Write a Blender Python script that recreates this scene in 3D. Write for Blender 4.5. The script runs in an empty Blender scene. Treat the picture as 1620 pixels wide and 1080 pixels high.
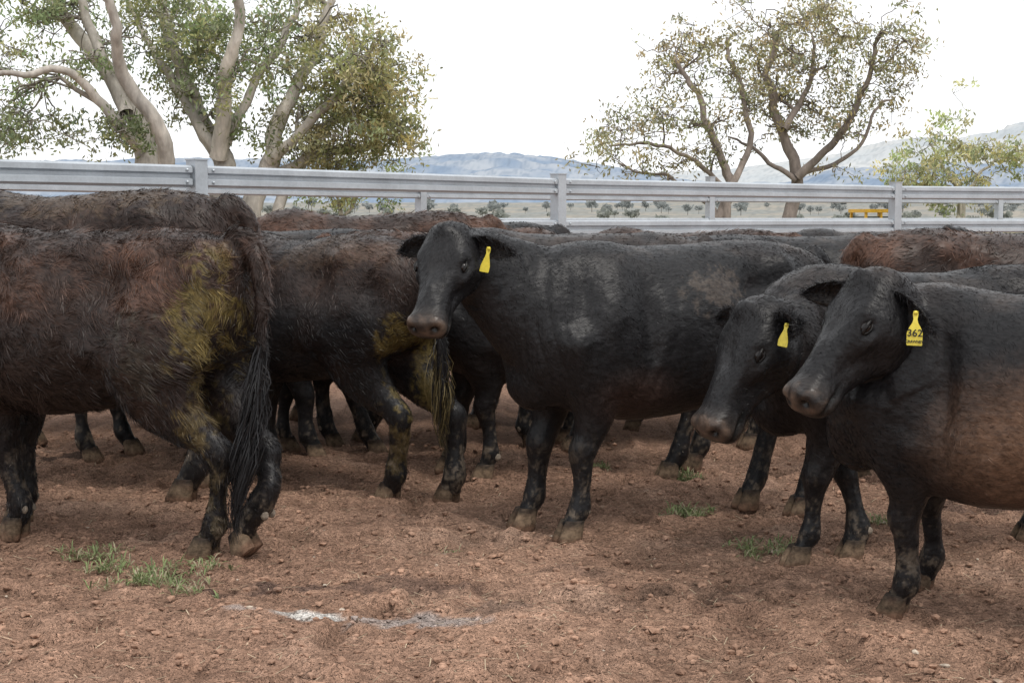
import bpy, math, random, time
import numpy as np
from mathutils import Vector
T0=time.time()
rng=np.random.default_rng(7); random.seed(7)
scene=bpy.context.scene
# ------------------------------------------------------------------ camera
FPX=2250.0; CH=1.4; PITCH=math.atan(195/FPX)
cd=bpy.data.cameras.new("camera"); cam=bpy.data.objects.new("camera",cd)
scene.collection.objects.link(cam); scene.camera=cam
cd.sensor_width=36; cd.lens=36*FPX/1620; cd.clip_end=30000; cd.clip_start=0.05
cam.location=(0,0,CH); cam.rotation_euler=(math.pi/2-PITCH,0,0)
def P(px,py,Y):
    u=(540-py)/FPX; r=(px-810)/FPX
    dy=math.cos(PITCH)+u*math.sin(PITCH); dz=-math.sin(PITCH)+u*math.cos(PITCH)
    k=Y/dy
    return np.array([r*k,Y,CH+dz*k])
def G(px,py):
    u=(540-py)/FPX; r=(px-810)/FPX
    dy=math.cos(PITCH)+u*math.sin(PITCH); dz=-math.sin(PITCH)+u*math.cos(PITCH)
    k=-CH/dz
    return np.array([r*k,dy*k,0.0])
# ------------------------------------------------------------------ world / sun
sun_dir=np.array([0.30,-0.50,1.0]); sun_dir/=np.linalg.norm(sun_dir)   # towards the sun
elev=math.asin(sun_dir[2]); az=math.atan2(sun_dir[0],sun_dir[1])
w=bpy.data.worlds.new("World"); scene.world=w; w.use_nodes=True
nt=w.node_tree; nt.nodes.clear()
o=nt.nodes.new("ShaderNodeOutputWorld"); b=nt.nodes.new("ShaderNodeBackground")
sk=nt.nodes.new("ShaderNodeTexSky"); sk.sky_type='NISHITA'; sk.sun_disc=False
sk.sun_elevation=elev; sk.sun_rotation=az; sk.dust_density=4; sk.air_density=1.0
mx=nt.nodes.new("ShaderNodeMix"); mx.data_type='RGBA'
tc=nt.nodes.new("ShaderNodeTexCoord"); nz=nt.nodes.new("ShaderNodeTexNoise"); nz.inputs['Scale'].default_value=1.6; nz.inputs['Detail'].default_value=3
mp=nt.nodes.new("ShaderNodeMapping"); mp.inputs['Scale'].default_value=(1,1,3.5)
cr=nt.nodes.new("ShaderNodeValToRGB"); cr.color_ramp.elements[0].position=.32; cr.color_ramp.elements[0].color=(.8,.8,.8,1); cr.color_ramp.elements[1].position=.52; cr.color_ramp.elements[1].color=(.97,.97,.97,1)
nt.links.new(tc.outputs['Generated'],mp.inputs[0]); nt.links.new(mp.outputs[0],nz.inputs['Vector']); nt.links.new(nz.outputs['Fac'],cr.inputs[0])
nt.links.new(cr.outputs[0],mx.inputs[0])
nt.links.new(sk.outputs[0],mx.inputs[6]); mx.inputs[7].default_value=(12.0,12.2,12.5,1)   # thin bright cloud
nt.links.new(mx.outputs[2],b.inputs[0]); b.inputs[1].default_value=0.105
nt.links.new(b.outputs[0],o.inputs[0])
sl=bpy.data.lights.new("sun",'SUN'); sl.energy=2.1; sl.angle=math.radians(22); sl.color=(1,.955,.89)
so=bpy.data.objects.new("sun",sl); scene.collection.objects.link(so)
so.rotation_euler=Vector(-sun_dir).to_track_quat('-Z','Y').to_euler()
scene.view_settings.view_transform='Standard'; scene.view_settings.look='None'; scene.view_settings.exposure=0
# ------------------------------------------------------------------ noise
def _h(x,y,z,s):
    n=(x*73856093)^(y*19349663)^(z*83492791)^(s*97531)
    n=(n*2654435761)&0xffffffff; n=n^(n>>15); n=(n*2246822519)&0xffffffff; n=n^(n>>13)
    return (n&0xffff)/65535.0
def vnoise(Pt,s=0):
    Pt=np.asarray(Pt,float); i=np.floor(Pt).astype(np.int64); f=Pt-i; f=f*f*(3-2*f)
    x,y,z=i[:,0],i[:,1],i[:,2]; fx,fy,fz=f[:,0],f[:,1],f[:,2]
    r=0
    for a in (0,1):
        for b_ in (0,1):
            for c in (0,1):
                r=r+_h(x+a,y+b_,z+c,s)*(fx if a else 1-fx)*(fy if b_ else 1-fy)*(fz if c else 1-fz)
    return r*2-1
def fbm(Pt,s=0,o=4):
    Pt=np.asarray(Pt,float); r=0; a=.5; 
    for k in range(o): r=r+a*vnoise(Pt*(2**k)+k*17.3,s+k); a*=.5
    return r
def sm(a,b,x): t=np.clip((x-a)/(b-a),0,1); return t*t*(3-2*t)
def nrm(v): v=np.asarray(v,float); return v/(np.linalg.norm(v,axis=-1,keepdims=True)+1e-12)
# ------------------------------------------------------------------ geometry collector
class Geo:
    def __init__(s): s.V=[];s.F=[];s.M=[];s.C=[];s.n=0
    def add(s,V,F,mat=0,col=(1,1,1)):
        V=np.asarray(V,float); F=np.asarray(F) if not isinstance(F,list) else F
        if isinstance(F,list): s.F+= [tuple(int(i)+s.n for i in f) for f in F]
        else: s.F+= (F+s.n).tolist()
        s.M+= [mat]*len(F)
        col=np.asarray(col,float)
        if col.ndim==1: col=np.tile(col,(len(V),1))
        s.C.append(col); s.V.append(V); s.n+=len(V)
    def obj(s,name,mats,smooth=True,link=True):
        me=bpy.data.meshes.new(name)
        V=np.vstack(s.V); C=np.vstack(s.C)
        me.from_pydata(V.tolist(),[],s.F)
        for m in mats: me.materials.append(m)
        me.polygons.foreach_set('material_index',np.array(s.M,dtype=np.int32))
        me.polygons.foreach_set('use_smooth',np.full(len(s.F),smooth))
        at=me.color_attributes.new('Col','FLOAT_COLOR','POINT')
        at.data.foreach_set('color',np.hstack([C,np.ones((len(C),1))]).astype(np.float32).ravel())
        me.update()
        if not link: return me
        ob=bpy.data.objects.new(name,me); scene.collection.objects.link(ob); return ob
def catmull(A,sub):
    A=np.asarray(A,float); n=len(A)
    if sub==1: return A
    E=np.vstack([2*A[0]-A[1],A,2*A[-1]-A[-2]]); out=[]
    for i in range(n-1):
        p0,p1,p2,p3=E[i],E[i+1],E[i+2],E[i+3]
        for k in range(sub):
            t=k/sub
            out.append(.5*((2*p1)+(-p0+p2)*t+(2*p0-5*p1+4*p2-p3)*t*t+(-p0+3*p1-3*p2+p3)*t**3))
    out.append(A[-1]); return np.array(out)
def loft(A,side,n=24,sub=4,e=.9,dfix=None):
    """A rows: cx,cy,cz,rs,ru,rd,taper"""
    A=np.asarray(A,float); m=len(A)
    S=np.asarray(side,float)
    if S.ndim==1: S=np.tile(S,(m,1))
    B=catmull(np.hstack([A,S]),sub); 
    c=B[:,:3]; rs=np.maximum(B[:,3],.002); ru=B[:,4]; rd=B[:,5]; tp=B[:,6]; S=nrm(B[:,7:10])
    d=np.gradient(c,axis=0) if dfix is None else np.tile(np.asarray(dfix,float),(len(c),1))
    d=nrm(d); S=nrm(S-(S*d).sum(1,keepdims=True)*d); U=np.cross(d,S)
    t=np.arange(n)/n*2*math.pi
    ct=np.sign(np.cos(t))*np.abs(np.cos(t))**e; st=np.sign(np.sin(t))*np.abs(np.sin(t))**e
    up=np.where(st>0,ru[:,None]*st,rd[:,None]*st)
    sd=rs[:,None]*ct*(1+tp[:,None]*st)
    V=c[:,None,:]+S[:,None,:]*sd[:,:,None]+U[:,None,:]*up[:,:,None]
    k=len(c); V=V.reshape(-1,3); F=[]
    for i in range(k-1):
        for j in range(n):
            a=i*n+j; b_=i*n+(j+1)%n
            F.append((a,b_,b_+n,a+n))
    V=np.vstack([V,V[:n].mean(0),V[(k-1)*n:k*n].mean(0)])
    for j in range(n):
        F.append((k*n,(j+1)%n,j)); F.append((k*n+1,(k-1)*n+j,(k-1)*n+(j+1)%n))
    return V,F
def ellip(c,r,nu=14,nv=10,axes=None):
    V=[];F=[]
    ax=np.eye(3) if axes is None else np.asarray(axes)
    for i in range(nv+1):
        ph=math.pi*i/nv
        for j in range(nu):
            th=2*math.pi*j/nu
            q=np.array([r[0]*math.sin(ph)*math.cos(th),r[1]*math.sin(ph)*math.sin(th),r[2]*math.cos(ph)])
            V.append(np.asarray(c)+q@ax)
    for i in range(nv):
        for j in range(nu):
            a=i*nu+j;b_=i*nu+(j+1)%nu
            F.append((a,a+nu,b_+nu,b_))
    return np.array(V),F
def box(c,s,rot=0.0):
    x,y,z=np.array(s)/2; V=np.array([[a,b_,d] for a in(-x,x) for b_ in(-y,y) for d in(-z,z)])
    cs,sn=math.cos(rot),math.sin(rot); R=np.array([[cs,-sn,0],[sn,cs,0],[0,0,1]])
    return V@R.T+np.asarray(c), [(0,1,3,2),(4,6,7,5),(0,4,5,1),(2,3,7,6),(0,2,6,4),(1,5,7,3)]
# ------------------------------------------------------------------ materials
def mat(name,rough=.6,spec=.5,noise=None,bump=None,attr=True,base=(.5,.5,.5),metal=0,sheen=0,trans=0,coord='Object'):
    m=bpy.data.materials.new(name); m.use_nodes=True; nt=m.node_tree; N=nt.nodes; L=nt.links
    bs=N['Principled BSDF']; bs.inputs['Roughness'].default_value=rough; bs.inputs['Specular IOR Level'].default_value=spec
    bs.inputs['Metallic'].default_value=metal
    if sheen: bs.inputs['Sheen Weight'].default_value=sheen; bs.inputs['Sheen Roughness'].default_value=.4
    tc=N.new('ShaderNodeTexCoord')
    if attr:
        a=N.new('ShaderNodeAttribute'); a.attribute_name='Col'; col=a.outputs['Color']
    else:
        a=N.new('ShaderNodeRGB'); a.outputs[0].default_value=(*base,1); col=a.outputs[0]
    for (sc,lo,hi,vs) in (noise or []):
        mp=N.new('ShaderNodeMapping'); mp.inputs['Scale'].default_value=vs
        n=N.new('ShaderNodeTexNoise'); n.inputs['Scale'].default_value=sc; n.inputs['Detail'].default_value=3; n.inputs['Roughness'].default_value=.65
        L.new(tc.outputs[coord],mp.inputs[0]); L.new(mp.outputs[0],n.inputs['Vector'])
        mr=N.new('ShaderNodeMapRange'); mr.inputs[1].default_value=.3; mr.inputs[2].default_value=.7; mr.inputs[3].default_value=lo; mr.inputs[4].default_value=hi
        L.new(n.outputs['Fac'],mr.inputs[0])
        vm=N.new('ShaderNodeVectorMath'); vm.operation='SCALE'; L.new(col,vm.inputs[0]); L.new(mr.outputs[0],vm.inputs['Scale']); col=vm.outputs[0]
    L.new(col,bs.inputs['Base Color'])
    prev=None
    for (sc,dist,vs) in (bump or []):
        mp=N.new('ShaderNodeMapping'); mp.inputs['Scale'].default_value=vs
        n=N.new('ShaderNodeTexNoise'); n.inputs['Scale'].default_value=sc; n.inputs['Detail'].default_value=3
        L.new(tc.outputs[coord],mp.inputs[0]); L.new(mp.outputs[0],n.inputs['Vector'])
        bp=N.new('ShaderNodeBump'); bp.inputs['Distance'].default_value=dist; bp.inputs['Strength'].default_value=1
        L.new(n.outputs['Fac'],bp.inputs['Height'])
        if prev: L.new(prev,bp.inputs['Normal'])
        prev=bp.outputs[0]
    if prev: L.new(prev,bs.inputs['Normal'])
    if trans:
        tr=N.new('ShaderNodeBsdfTranslucent'); L.new(col,tr.inputs[0]); ms=N.new('ShaderNodeMixShader'); ms.inputs[0].default_value=trans
        L.new(bs.outputs[0],ms.inputs[1]); L.new(tr.outputs[0],ms.inputs[2]); L.new(ms.outputs[0],N['Material Output'].inputs[0])
    return m
M_coat=mat('coat',.42,.24,noise=[(90,.55,1.5,(.35,1,.6))],bump=[(70,.005,(.3,1,.5))])
M_fur=mat('fur',.42,.26)
M_hoof=mat('hoof',.8,.15,noise=[(40,.45,1.45,(1,1,1))],bump=[(60,.003,(1,1,4))])
M_wet=mat('wet_skin',.35,.4,noise=[(60,.75,1.25,(1,1,1))],bump=[(120,.0015,(1,1,1))])
M_eye=mat('eye',.16,.4,attr=False,base=(.010,.007,.006))
M_tag=mat('tag_plastic',.4,.5,attr=False,base=(.72,.60,.07),noise=[(60,.85,1.1,(1,1,1))])
M_ink=mat('tag_ink',.5,.3,attr=False,base=(.015,.015,.015))
M_soil=mat('soil',.95,.1,noise=[(12,.78,1.22,(1,1,1)),(60,.58,1.42,(1,1,1)),(210,.68,1.34,(1,1,1))],bump=[(30,.03,(1,1,1)),(120,.012,(1,1,1))])
M_clod=mat('clod',.95,.1,noise=[(60,.65,1.35,(1,1,1))],bump=[(90,.006,(1,1,1))])
M_hill=mat('hill',1,.0)
M_bark=mat('bark',.85,.2,noise=[(1.6,.55,1.3,(1,1,.45)),(9,.75,1.2,(1,1,.3))],bump=[(10,.03,(1,1,.3))])
M_leaf=mat('leaf',.5,.4,trans=.55)
M_weed=mat('weed',.6,.3,trans=.3)
M_steel=mat('galvanised_steel',.42,.5,attr=False,base=(.44,.475,.51),metal=.35,noise=[(3,.85,1.1,(1,1,1)),(40,.92,1.06,(1,1,1))])
M_yel=mat('yellow_paint',.45,.5,noise=[(3,.8,1.1,(1,1,1))])
# ------------------------------------------------------------------ COW
SMOOTH_IT=20
def remesh(parts,vox):
    g=Geo()
    for V,F in parts: g.add(V,F)
    me=g.obj('tmp',[],link=False); ob=bpy.data.objects.new('tmp',me); scene.collection.objects.link(ob)
    md=ob.modifiers.new('r','REMESH'); md.mode='VOXEL'; md.voxel_size=vox; md.adaptivity=0
    dg=bpy.context.evaluated_depsgraph_get(); e=ob.evaluated_get(dg); m=e.to_mesh()
    n=len(m.vertices); V=np.empty(n*3); m.vertices.foreach_get('co',V); V=V.reshape(-1,3)
    nf=len(m.polygons); L=np.empty(len(m.loops),dtype=np.int64); m.loops.foreach_get('vertex_index',L)
    F=L.reshape(-1,4)
    E=np.empty(len(m.edges)*2,dtype=np.int64); m.edges.foreach_get('vertices',E); E=E.reshape(-1,2)
    e.to_mesh_clear(); bpy.data.objects.remove(ob); bpy.data.meshes.remove(me)
    return V,F,E
def smooth(V,E,mask,it):
    n=len(V); deg=np.bincount(E.ravel(),minlength=n)[:,None]+1e-9
    for _ in range(it):
        A=np.empty_like(V)
        for k in range(3):
            A[:,k]=np.bincount(E[:,0],V[E[:,1],k],n)+np.bincount(E[:,1],V[E[:,0],k],n)
        V=V+(A/deg-V)*mask[:,None]*.5
    return V
def vnormals(V,F):
    F=np.asarray(F); fn=np.cross(V[F[:,2]]-V[F[:,0]],V[F[:,3]]-V[F[:,1]])
    N=np.zeros_like(V)
    for k in range(F.shape[1]):
        for a in range(3): N[:,a]+=np.bincount(F[:,k],fn[:,a],len(V))
    return nrm(N)
FRONT=[(.40,.09,1.14,.06,.11,.12),(.49,.155,.97,.085,.15,.17),(.53,.185,.81,.096,.14,.18),(.48,.18,.68,.095,.125,.15),(.455,.165,.565,.080,.098,.108),
 (.455,.155,.46,.062,.070,.072),(.47,.15,.385,.062,.067,.058),(.468,.15,.32,.047,.047,.049),(.46,.15,.22,.040,.040,.043),(.462,.15,.135,.050,.052,.056),(.48,.15,.09,.044,.046,.045),(.492,.15,.05,.047,.052,.045)]
HIND=[(-.40,.10,1.12,.09,.18,.22),(-.44,.155,.95,.125,.22,.27),(-.44,.17,.80,.125,.22,.26),(-.46,.17,.67,.106,.175,.20),(-.54,.162,.56,.078,.115,.125),
 (-.645,.155,.475,.054,.070,.070),(-.70,.155,.425,.054,.068,.062),(-.695,.155,.36,.045,.052,.050),(-.668,.155,.24,.039,.043,.045),(-.645,.155,.135,.049,.052,.055),(-.622,.155,.09,.045,.047,.046),(-.605,.155,.05,.047,.052,.045)]
TRUNK=[(-.80,1.10,1.02,.05),(-.785,1.17,.93,.11),(-.74,1.225,.84,.165),(-.64,1.265,.74,.225),(-.47,1.295,.66,.262),(-.25,1.285,.585,.285),(0,1.27,.545,.325),(.22,1.275,.53,.32),
 (.40,1.305,.535,.285),(.55,1.295,.56,.255),(.66,1.25,.60,.225),(.75,1.18,.66,.175),(.80,1.09,.74,.11)]
HEAD=[(-.07,-.005,.09,.055,0),(-.04,.048,.13,.088,0),(.01,.074,.17,.112,.0),(.07,.074,.20,.130,.05),(.13,.064,.212,.138,.12),(.19,.052,.202,.125,.15),(.25,.044,.170,.099,.12),
 (.31,.040,.138,.082,.05),(.37,.040,.118,.076,-.05),(.415,.041,.110,.084,-.08),(.450,.038,.106,.092,-.05),(.480,.022,.095,.086,0),(.496,-.006,.064,.060,0)]
DEF_TAIL=[(-.72,0,1.235,.05),(-.79,0,1.225,.045),(-.845,0,1.15,.038),(-.86,0,1.0,.032),(-.855,0,.8,.026),(-.85,0,.62,.022),(-.85,0,.5,.018)]
BLACK=np.array([.0115,.0112,.0122]); BROWN=np.array([.048,.027,.019]); RUST=np.array([.100,.051,.034]); DUNG=np.array([.105,.078,.026]); DUST=np.array([.15,.12,.09])
def make_cow(name,loc,head,sc=1.0,ln=1.0,poll=None,muzz=None,roll=0,hoof=None,hoofpitch=None,tail=None,switch=.32,vox=.012,
             brown=0.,brown_top=0.,brown_noise=.2,patches=(),fur=(16000,.02,.0035,.12),seed=1,wid=1.0,ear=((1,0),(1,0)),eardir=(None,None),faceb=0,belly=0.,link=True,nsw=420,switchdir=(0,0,-1),swcol=None,wrk=1.0,tuft=3.0,mud=.7):
    a=math.radians(head); R=np.array([[math.cos(a),-math.sin(a),0],[math.sin(a),math.cos(a),0],[0,0,1]])
    L0=np.array([loc[0],loc[1],0.0])
    def loc_(p): return (R.T@(np.asarray(p,float)-L0))/sc
    g=Geo(); parts=[]
    A=[((x*ln),0,(t+b_-belly*sm(-.5,0,x)*sm(.7,.2,x))/2,hw*wid,(t-b_+belly*sm(-.5,0,x)*sm(.7,.2,x))/2,(t-b_+belly*sm(-.5,0,x)*sm(.7,.2,x))/2,-.12) for x,t,b_,hw in TRUNK]
    parts.append(loft(A,(0,1,0),32,4,.80,dfix=(1,0,0)))
    hoof=hoof or {}
    hoofpitch=hoofpitch or {}
    hoofpos={}
    for key,base,sg in (('fl',FRONT,1),('fr',FRONT,-1),('hl',HIND,1),('hr',HIND,-1)):
        B=np.array(base,float); B[:,0]+= (ln-1)*(.45 if key[0]=='f' else -.55); B[:,1]*=sg; 
        end=B[-1,:2].copy()
        tgt=end if key not in hoof else np.asarray(hoof[key],float)[:2]
        wv=sm(0,1,np.clip((1.0-B[:,2])/(1.0-.05),0,1))*.5+.5*np.clip((1.0-B[:,2])/(.95),0,1)
        B[:,:2]+= (tgt-end)[None,:]*wv[:,None]
        hp=hoofpitch.get(key,0); c0=B[-1,:3].copy()
        if hp:
            B[-1,:3]=c0+np.array([.055,0,.06]); B[-2,:3]=c0+np.array([.035,0,.105]); B[-3,:3]=c0+np.array([-.005,0,.155]); B[-4,:3]=c0+np.array([-.065,0,.25])
        parts.append(loft(np.hstack([B,np.zeros((len(B),1))]),(0,1,0),18,4,.95))
        hoofpos[key]=(c0,hp)
    if poll is None: poll=np.array([1.10,0,1.30]); muzz=np.array([1.40,0,.95])
    else: poll=loc_(poll); muzz=loc_(muzz)
    f=nrm(muzz-poll)
    for _ in range(3):
        s=nrm(np.cross((0,0,1),f)); u=np.cross(f,s)
        if roll: 
            s=nrm(s*math.cos(roll)+u*math.sin(roll)); u=np.cross(f,s)
        k=np.linalg.norm(muzz-poll)/.50
        O=poll-u*.065*k; f=nrm(muzz+u*.03*k-O)
    hs=np.linalg.norm(muzz-O)/.49
    H=lambda x,y,z: O+(f*x+s*y+u*z)*hs
    A=[(*H(S_,0,(uu-dd)/2),hw*hs,(uu+dd)/2*hs,(uu+dd)/2*hs,tp) for S_,uu,dd,hw,tp in HEAD]
    parts.append(loft(A,s,28,4,.78,dfix=f))
    p0=np.array([.42*ln,0,.97]); p3=H(.070,0,-.090)
    D=np.linalg.norm(p3-p0); t0=nrm((1,0,.16)); t3=nrm(f*.25+u*.45+np.array([.45,0,.0]))
    p1=p0+t0*D*.38; p2=p3-t3*D*.36
    A=[];SS=[]
    for t in np.linspace(0,1,8):
        c=(1-t)**3*p0+3*(1-t)**2*t*p1+3*(1-t)*t*t*p2+t**3*p3
        A.append((*c,np.interp(t,[0,.35,.7,1],[.22,.18,.135,.100])*wid,np.interp(t,[0,.35,.7,1],[.30,.24,.18,.12]),np.interp(t,[0,.35,.7,1],[.41,.34,.235,.13]),-.05))
        SS.append(nrm((1-t)*np.array([0,1,0])+t*s))
    parts.append(loft(A,np.array(SS),26,3,.95))
    parts.append(ellip((.68*ln,0,.70),(.14,.14,.15)))
    TL=np.array(tail if tail is not None else DEF_TAIL,float); TL[:,0]+= -(ln-1)*.78
    parts.append(loft(np.array([(*r[:3],r[3],r[3],r[3],0) for r in TL]),(0,1,0),12,3,1))
    V,F,E=remesh(parts,vox)
    hl=(V-O)@np.array([f,s,u]).T/hs     # head coords
    inhead=sm(-.03,.06,hl[:,0]+np.minimum(0,hl[:,2]+.12)*.8)*(np.abs(hl[:,1])<.19)*(hl[:,2]<.13)*(hl[:,2]>-.26)
    inhead=inhead*(np.linalg.norm(V-H(.25,0,-.05),axis=1)<.36*hs)
    low=sm(.62,.45,V[:,2])*(1-inhead)
    tailm=(V[:,0]<TL[2,0]+.06)&(np.abs(V[:,1]-np.interp(V[:,2],TL[::-1,2],TL[::-1,1]))<.05)&(V[:,2]<1.2)
    mask=np.clip(1-.92*inhead-.88*low,.05,1); mask[tailm]=.12
    it=int(SMOOTH_IT*(.012/vox)**1.5)+2
    V=smooth(V,E,mask,it)
    V=smooth(V,E,np.ones(len(V))*.5,1)
    N=vnormals(V,F)
    hl=(V-O)@np.array([f,s,u]).T/hs
    D_=np.zeros(len(V))
    def bump_(c,r,amp,both=True):
        nonlocal D_
        for sg in ((1,-1) if both else (1,)):
            q=(V-np.array([c[0]*1.0,c[1]*sg,c[2]]))/np.array(r); D_=D_+amp*np.exp(-(q**2).sum(1))
    bod=1-inhead
    bump_((-.44*ln,.235,1.20),(.07,.08,.055),.040)
    bump_((-.30*ln,.27,1.09),(.11,.10,.10),-.050)
    bump_((-.68*ln,.13,1.12),(.07,.09,.09),.022)
    bump_((-.62*ln,.22,1.02),(.09,.1,.10),-.026)
    bump_((.30*ln,.30,.92),(.05,.12,.22),-.036)
    bump_((.46*ln,.25,.95),(.09,.12,.20),.028)
    bump_((.62*ln,.24,.86),(.07,.1,.08),.030)
    bump_((.57*ln,.22,1.08),(.05,.1,.14),-.022)
    bump_((-.22*ln,.28,.68),(.10,.10,.09),-.034)
    bump_((-.40*ln,.26,.78),(.10,.10,.10),.022)
    bump_((.40*ln,.22,.70),(.06,.1,.05),.020)
    ribs=np.sin(V[:,0]*55+V[:,2]*14)*sm(-.22,-.05,V[:,0])*sm(.32,.2,V[:,0])*sm(.6,.75,V[:,2])*sm(1.2,1.05,V[:,2])
    D_+=ribs*.0018
    D_+=bod*(fbm(V*3.2,seed,3)*.022+fbm(V*9,seed+5,3)*.008)
    # narrow vertical folds of the neck skin
    nk=sm(.54*ln,.66*ln,V[:,0])*bod*sm(.55,.75,V[:,2])
    w_=V[:,0]-.10*V[:,2]+ .10*fbm(V*np.array([3,3,2.0]),seed+9,2)
    fold=np.abs(np.sin(w_*60))**.6
    D_+=wrk*nk*(fold*.006-.004)*sm(-.2,.35,fbm(V*np.array([5,5,2.5]),seed+3,2)+.10)
    w2=V[:,0]+.35*V[:,2]+.15*fbm(V*3,seed+19,2)
    fl2=(np.exp(-(((V-np.array([.27*ln,0,.72]))/np.array([.12,9,.14]))**2).sum(1))+np.exp(-(((V-np.array([-.24*ln,0,.70]))/np.array([.12,9,.12]))**2).sum(1)))*(1-low)
    D_+=wrk*fl2*(np.abs(np.sin(w2*48))**.7*.005-.003)
    V=V+N*D_[:,None]
    hd=np.zeros(len(V))
    def hb(c,r,amp):
        nonlocal hd
        for sg in (1,-1):
            q=(hl-np.array([c[0],c[1]*sg,c[2]]))/np.array(r); hd=hd+amp*np.exp(-(q**2).sum(1))
    hb((.148,.118,.050),(.045,.03,.022),.016)      # brow
    hb((.172,.130,.004),(.024,.03,.017),-.012)     # socket
    hb((.225,.112,-.030),(.06,.03,.020),.013)      # cheek bone
    hb((.29,.09,-.040),(.06,.03,.035),-.014)
    hb((.12,.13,-.10),(.06,.03,.06),.014)          # masseter
    hb((.22,.10,-.10),(.05,.03,.05),-.010)
    hb((.02,.0,.075),(.05,.05,.03),.012)
    hb((.21,.0,.05),(.06,.03,.02),-.007)
    hb((.300,.0,.04),(.07,.022,.02),.006)
    hb((.405,.03,.04),(.02,.04,.02),-.004)
    hb((.455,.056,.010),(.026,.024,.022),.013)
    hb((.482,.052,-.004),(.017,.018,.013),-.032)   # nostril
    hb((.42,.088,-.062),(.06,.02,.008),-.012)      # mouth
    hb((.42,.055,-.09),(.035,.03,.02),.008)
    hd+= fbm(hl*20,seed+11,3)*.004
    V=V+N*(hd*hs*sm(.0,.5,inhead))[:,None]
    N=vnormals(V,F)
    # ---------- colour
    n1=fbm(V*2.3,seed+20,4); n2=fbm(V*np.array([7,9,9.]),seed+30,4); n3=fbm(V*26,seed+40,3); n4=vnoise(V*np.array([75,75,40.]),seed+45)+.5*rng.normal(0,.5,len(V))
    br=np.clip(brown+brown_top*sm(.70,1.2,V[:,2])+brown_noise*(n1*1.6+n2*.6),0,1)
    br*=(1-.9*low)*(1-inhead*(1-faceb)); 
    C=BLACK[None]*(1-br[:,None])+BROWN[None]*br[:,None]
    ru=np.clip((br-.60)*1.6+n2*.9+n3*.4,0,1)[:,None]*sm(.75,1.15,V[:,2])[:,None]*(brown_top>0)
    C=C*(1-ru)+RUST[None]*ru
    for pt in patches:
        pc,pr,pcol,ps=pt[:4]
        q=((V-np.array(pc))/np.array(pr)); g_=np.exp(-(q**2).sum(1))
        if len(pt)>4: m_=np.clip(g_*1.3-.12+n2*.25+n3*.15,0,1)*sm(.03,.3,g_)*ps
        else: m_=np.clip((g_*.9-.38+n2*.7+n3*1.0+n4*.4)*3.2,0,1)*sm(.08,.3,g_)*ps
        C=C*(1-m_[:,None])+np.array(pcol)[None]*m_[:,None]
    dm=sm(.55,.05,V[:,2])*np.clip((n3*.9+n2*.8+n4*.75-.14)*2.0,0,1)*mud
    C=C*(1-dm[:,None])+DUST[None]*dm[:,None]
    bd=sm(.50,.95,N[:,2])*sm(1.0,1.2,V[:,2])*np.clip(.1+n2*1.3+.6*n3,0,1)*.45*bod
    C=C*(1-bd[:,None])+np.array([.085,.066,.055])[None]*bd[:,None]
    nb=inhead*sm(.03,.06,hl[:,2])*np.exp(-((hl[:,0]-.26)/.13)**2)*sm(.07,.02,np.abs(hl[:,1]))*.45
    C=C*(1-nb[:,None])+np.array([.045,.044,.045])*nb[:,None]
    mz=inhead*sm(.425,.455,hl[:,0]+n3*.02)*sm(-.060,-.035,hl[:,2])
    MZ=np.array([.115,.080,.060])*(.8+.9*n2[:,None]+.8*n3[:,None])
    mzc=(mz*np.clip(.70+n3,0,1))[:,None]
    C=C*(1-mzc)+MZ*mzc
    ch=inhead*sm(.37,.44,hl[:,0])*(1-mz)*.25
    C=C*(1-ch[:,None])+np.array([.07,.055,.045])*ch[:,None]
    no=inhead*np.exp(-((hl[:,0]-.482)/.024)**2-((hl[:,2]+.004)/.015)**2-((np.abs(hl[:,1])-.054)/.020)**2)
    no=np.clip(no*2.4,0,1)[:,None]
    C=C*(1-no)+np.array([.003,.002,.002])*no
    mo=inhead*np.exp(-((hl[:,2]+.064-.02*(hl[:,0]-.42))/.008)**2)*sm(.35,.37,hl[:,0])
    C*=(1-.9*mo)[:,None]
    C=np.clip(C,.003,1)
    Fa=np.asarray(F)
    isw=mz[Fa].mean(1)>.5
    g.add(V,Fa,0,C)
    mi=np.array(g.M); mi[isw]=3; g.M=mi.tolist()
    # ---------- hooves
    HC=np.array([.19,.135,.09])
    for key,(c,hp) in hoofpos.items():
        ang=hp; Rp=np.array([[math.cos(ang),0,math.sin(ang)],[0,1,0],[-math.sin(ang),0,math.cos(ang)]])
        piv=np.array([c[0]+.07,c[1],0.0])
        for sg in (1,-1):
            A=[(c[0]-.004,c[1]+sg*.022,.088,.024,.046,.042,0),(c[0]+.004,c[1]+sg*.025,.06,.028,.053,.045,0),(c[0]+.014,c[1]+sg*.028,.028,.030,.060,.049,0),(c[0]+.020,c[1]+sg*.029,.003,.031,.064,.051,0),(c[0]+.020,c[1]+sg*.029,-.012,.029,.060,.048,0)]
            Vh,Fh=loft(A,(0,1,0),14,4,.9,dfix=(0,0,-1))
            hn=fbm(Vh*38,seed+77,2)[:,None]
            hc=HC*(.5+.8*random.random()); cc=np.tile(hc,(len(Vh),1)); tt=np.clip(sm(.045,.085,Vh[:,2])[:,None]+hn*.8,0,1); cc=cc*(1-tt)+np.array([.03,.024,.02])*tt
            mud_=np.clip(sm(.035,.0,Vh[:,2])[:,None]*.8+hn*.7,0,.85); cc=cc*(1-mud_)+np.array([.15,.085,.056])*mud_
            if hp: Vh=(Vh-piv)@Rp.T+piv
            g.add(Vh,Fh,1,cc)
            dc=np.array([c[0]-.060,c[1]+sg*.024,.125]) if not hp else np.array([c[0]-.058,c[1]+sg*.024,.185])
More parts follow.
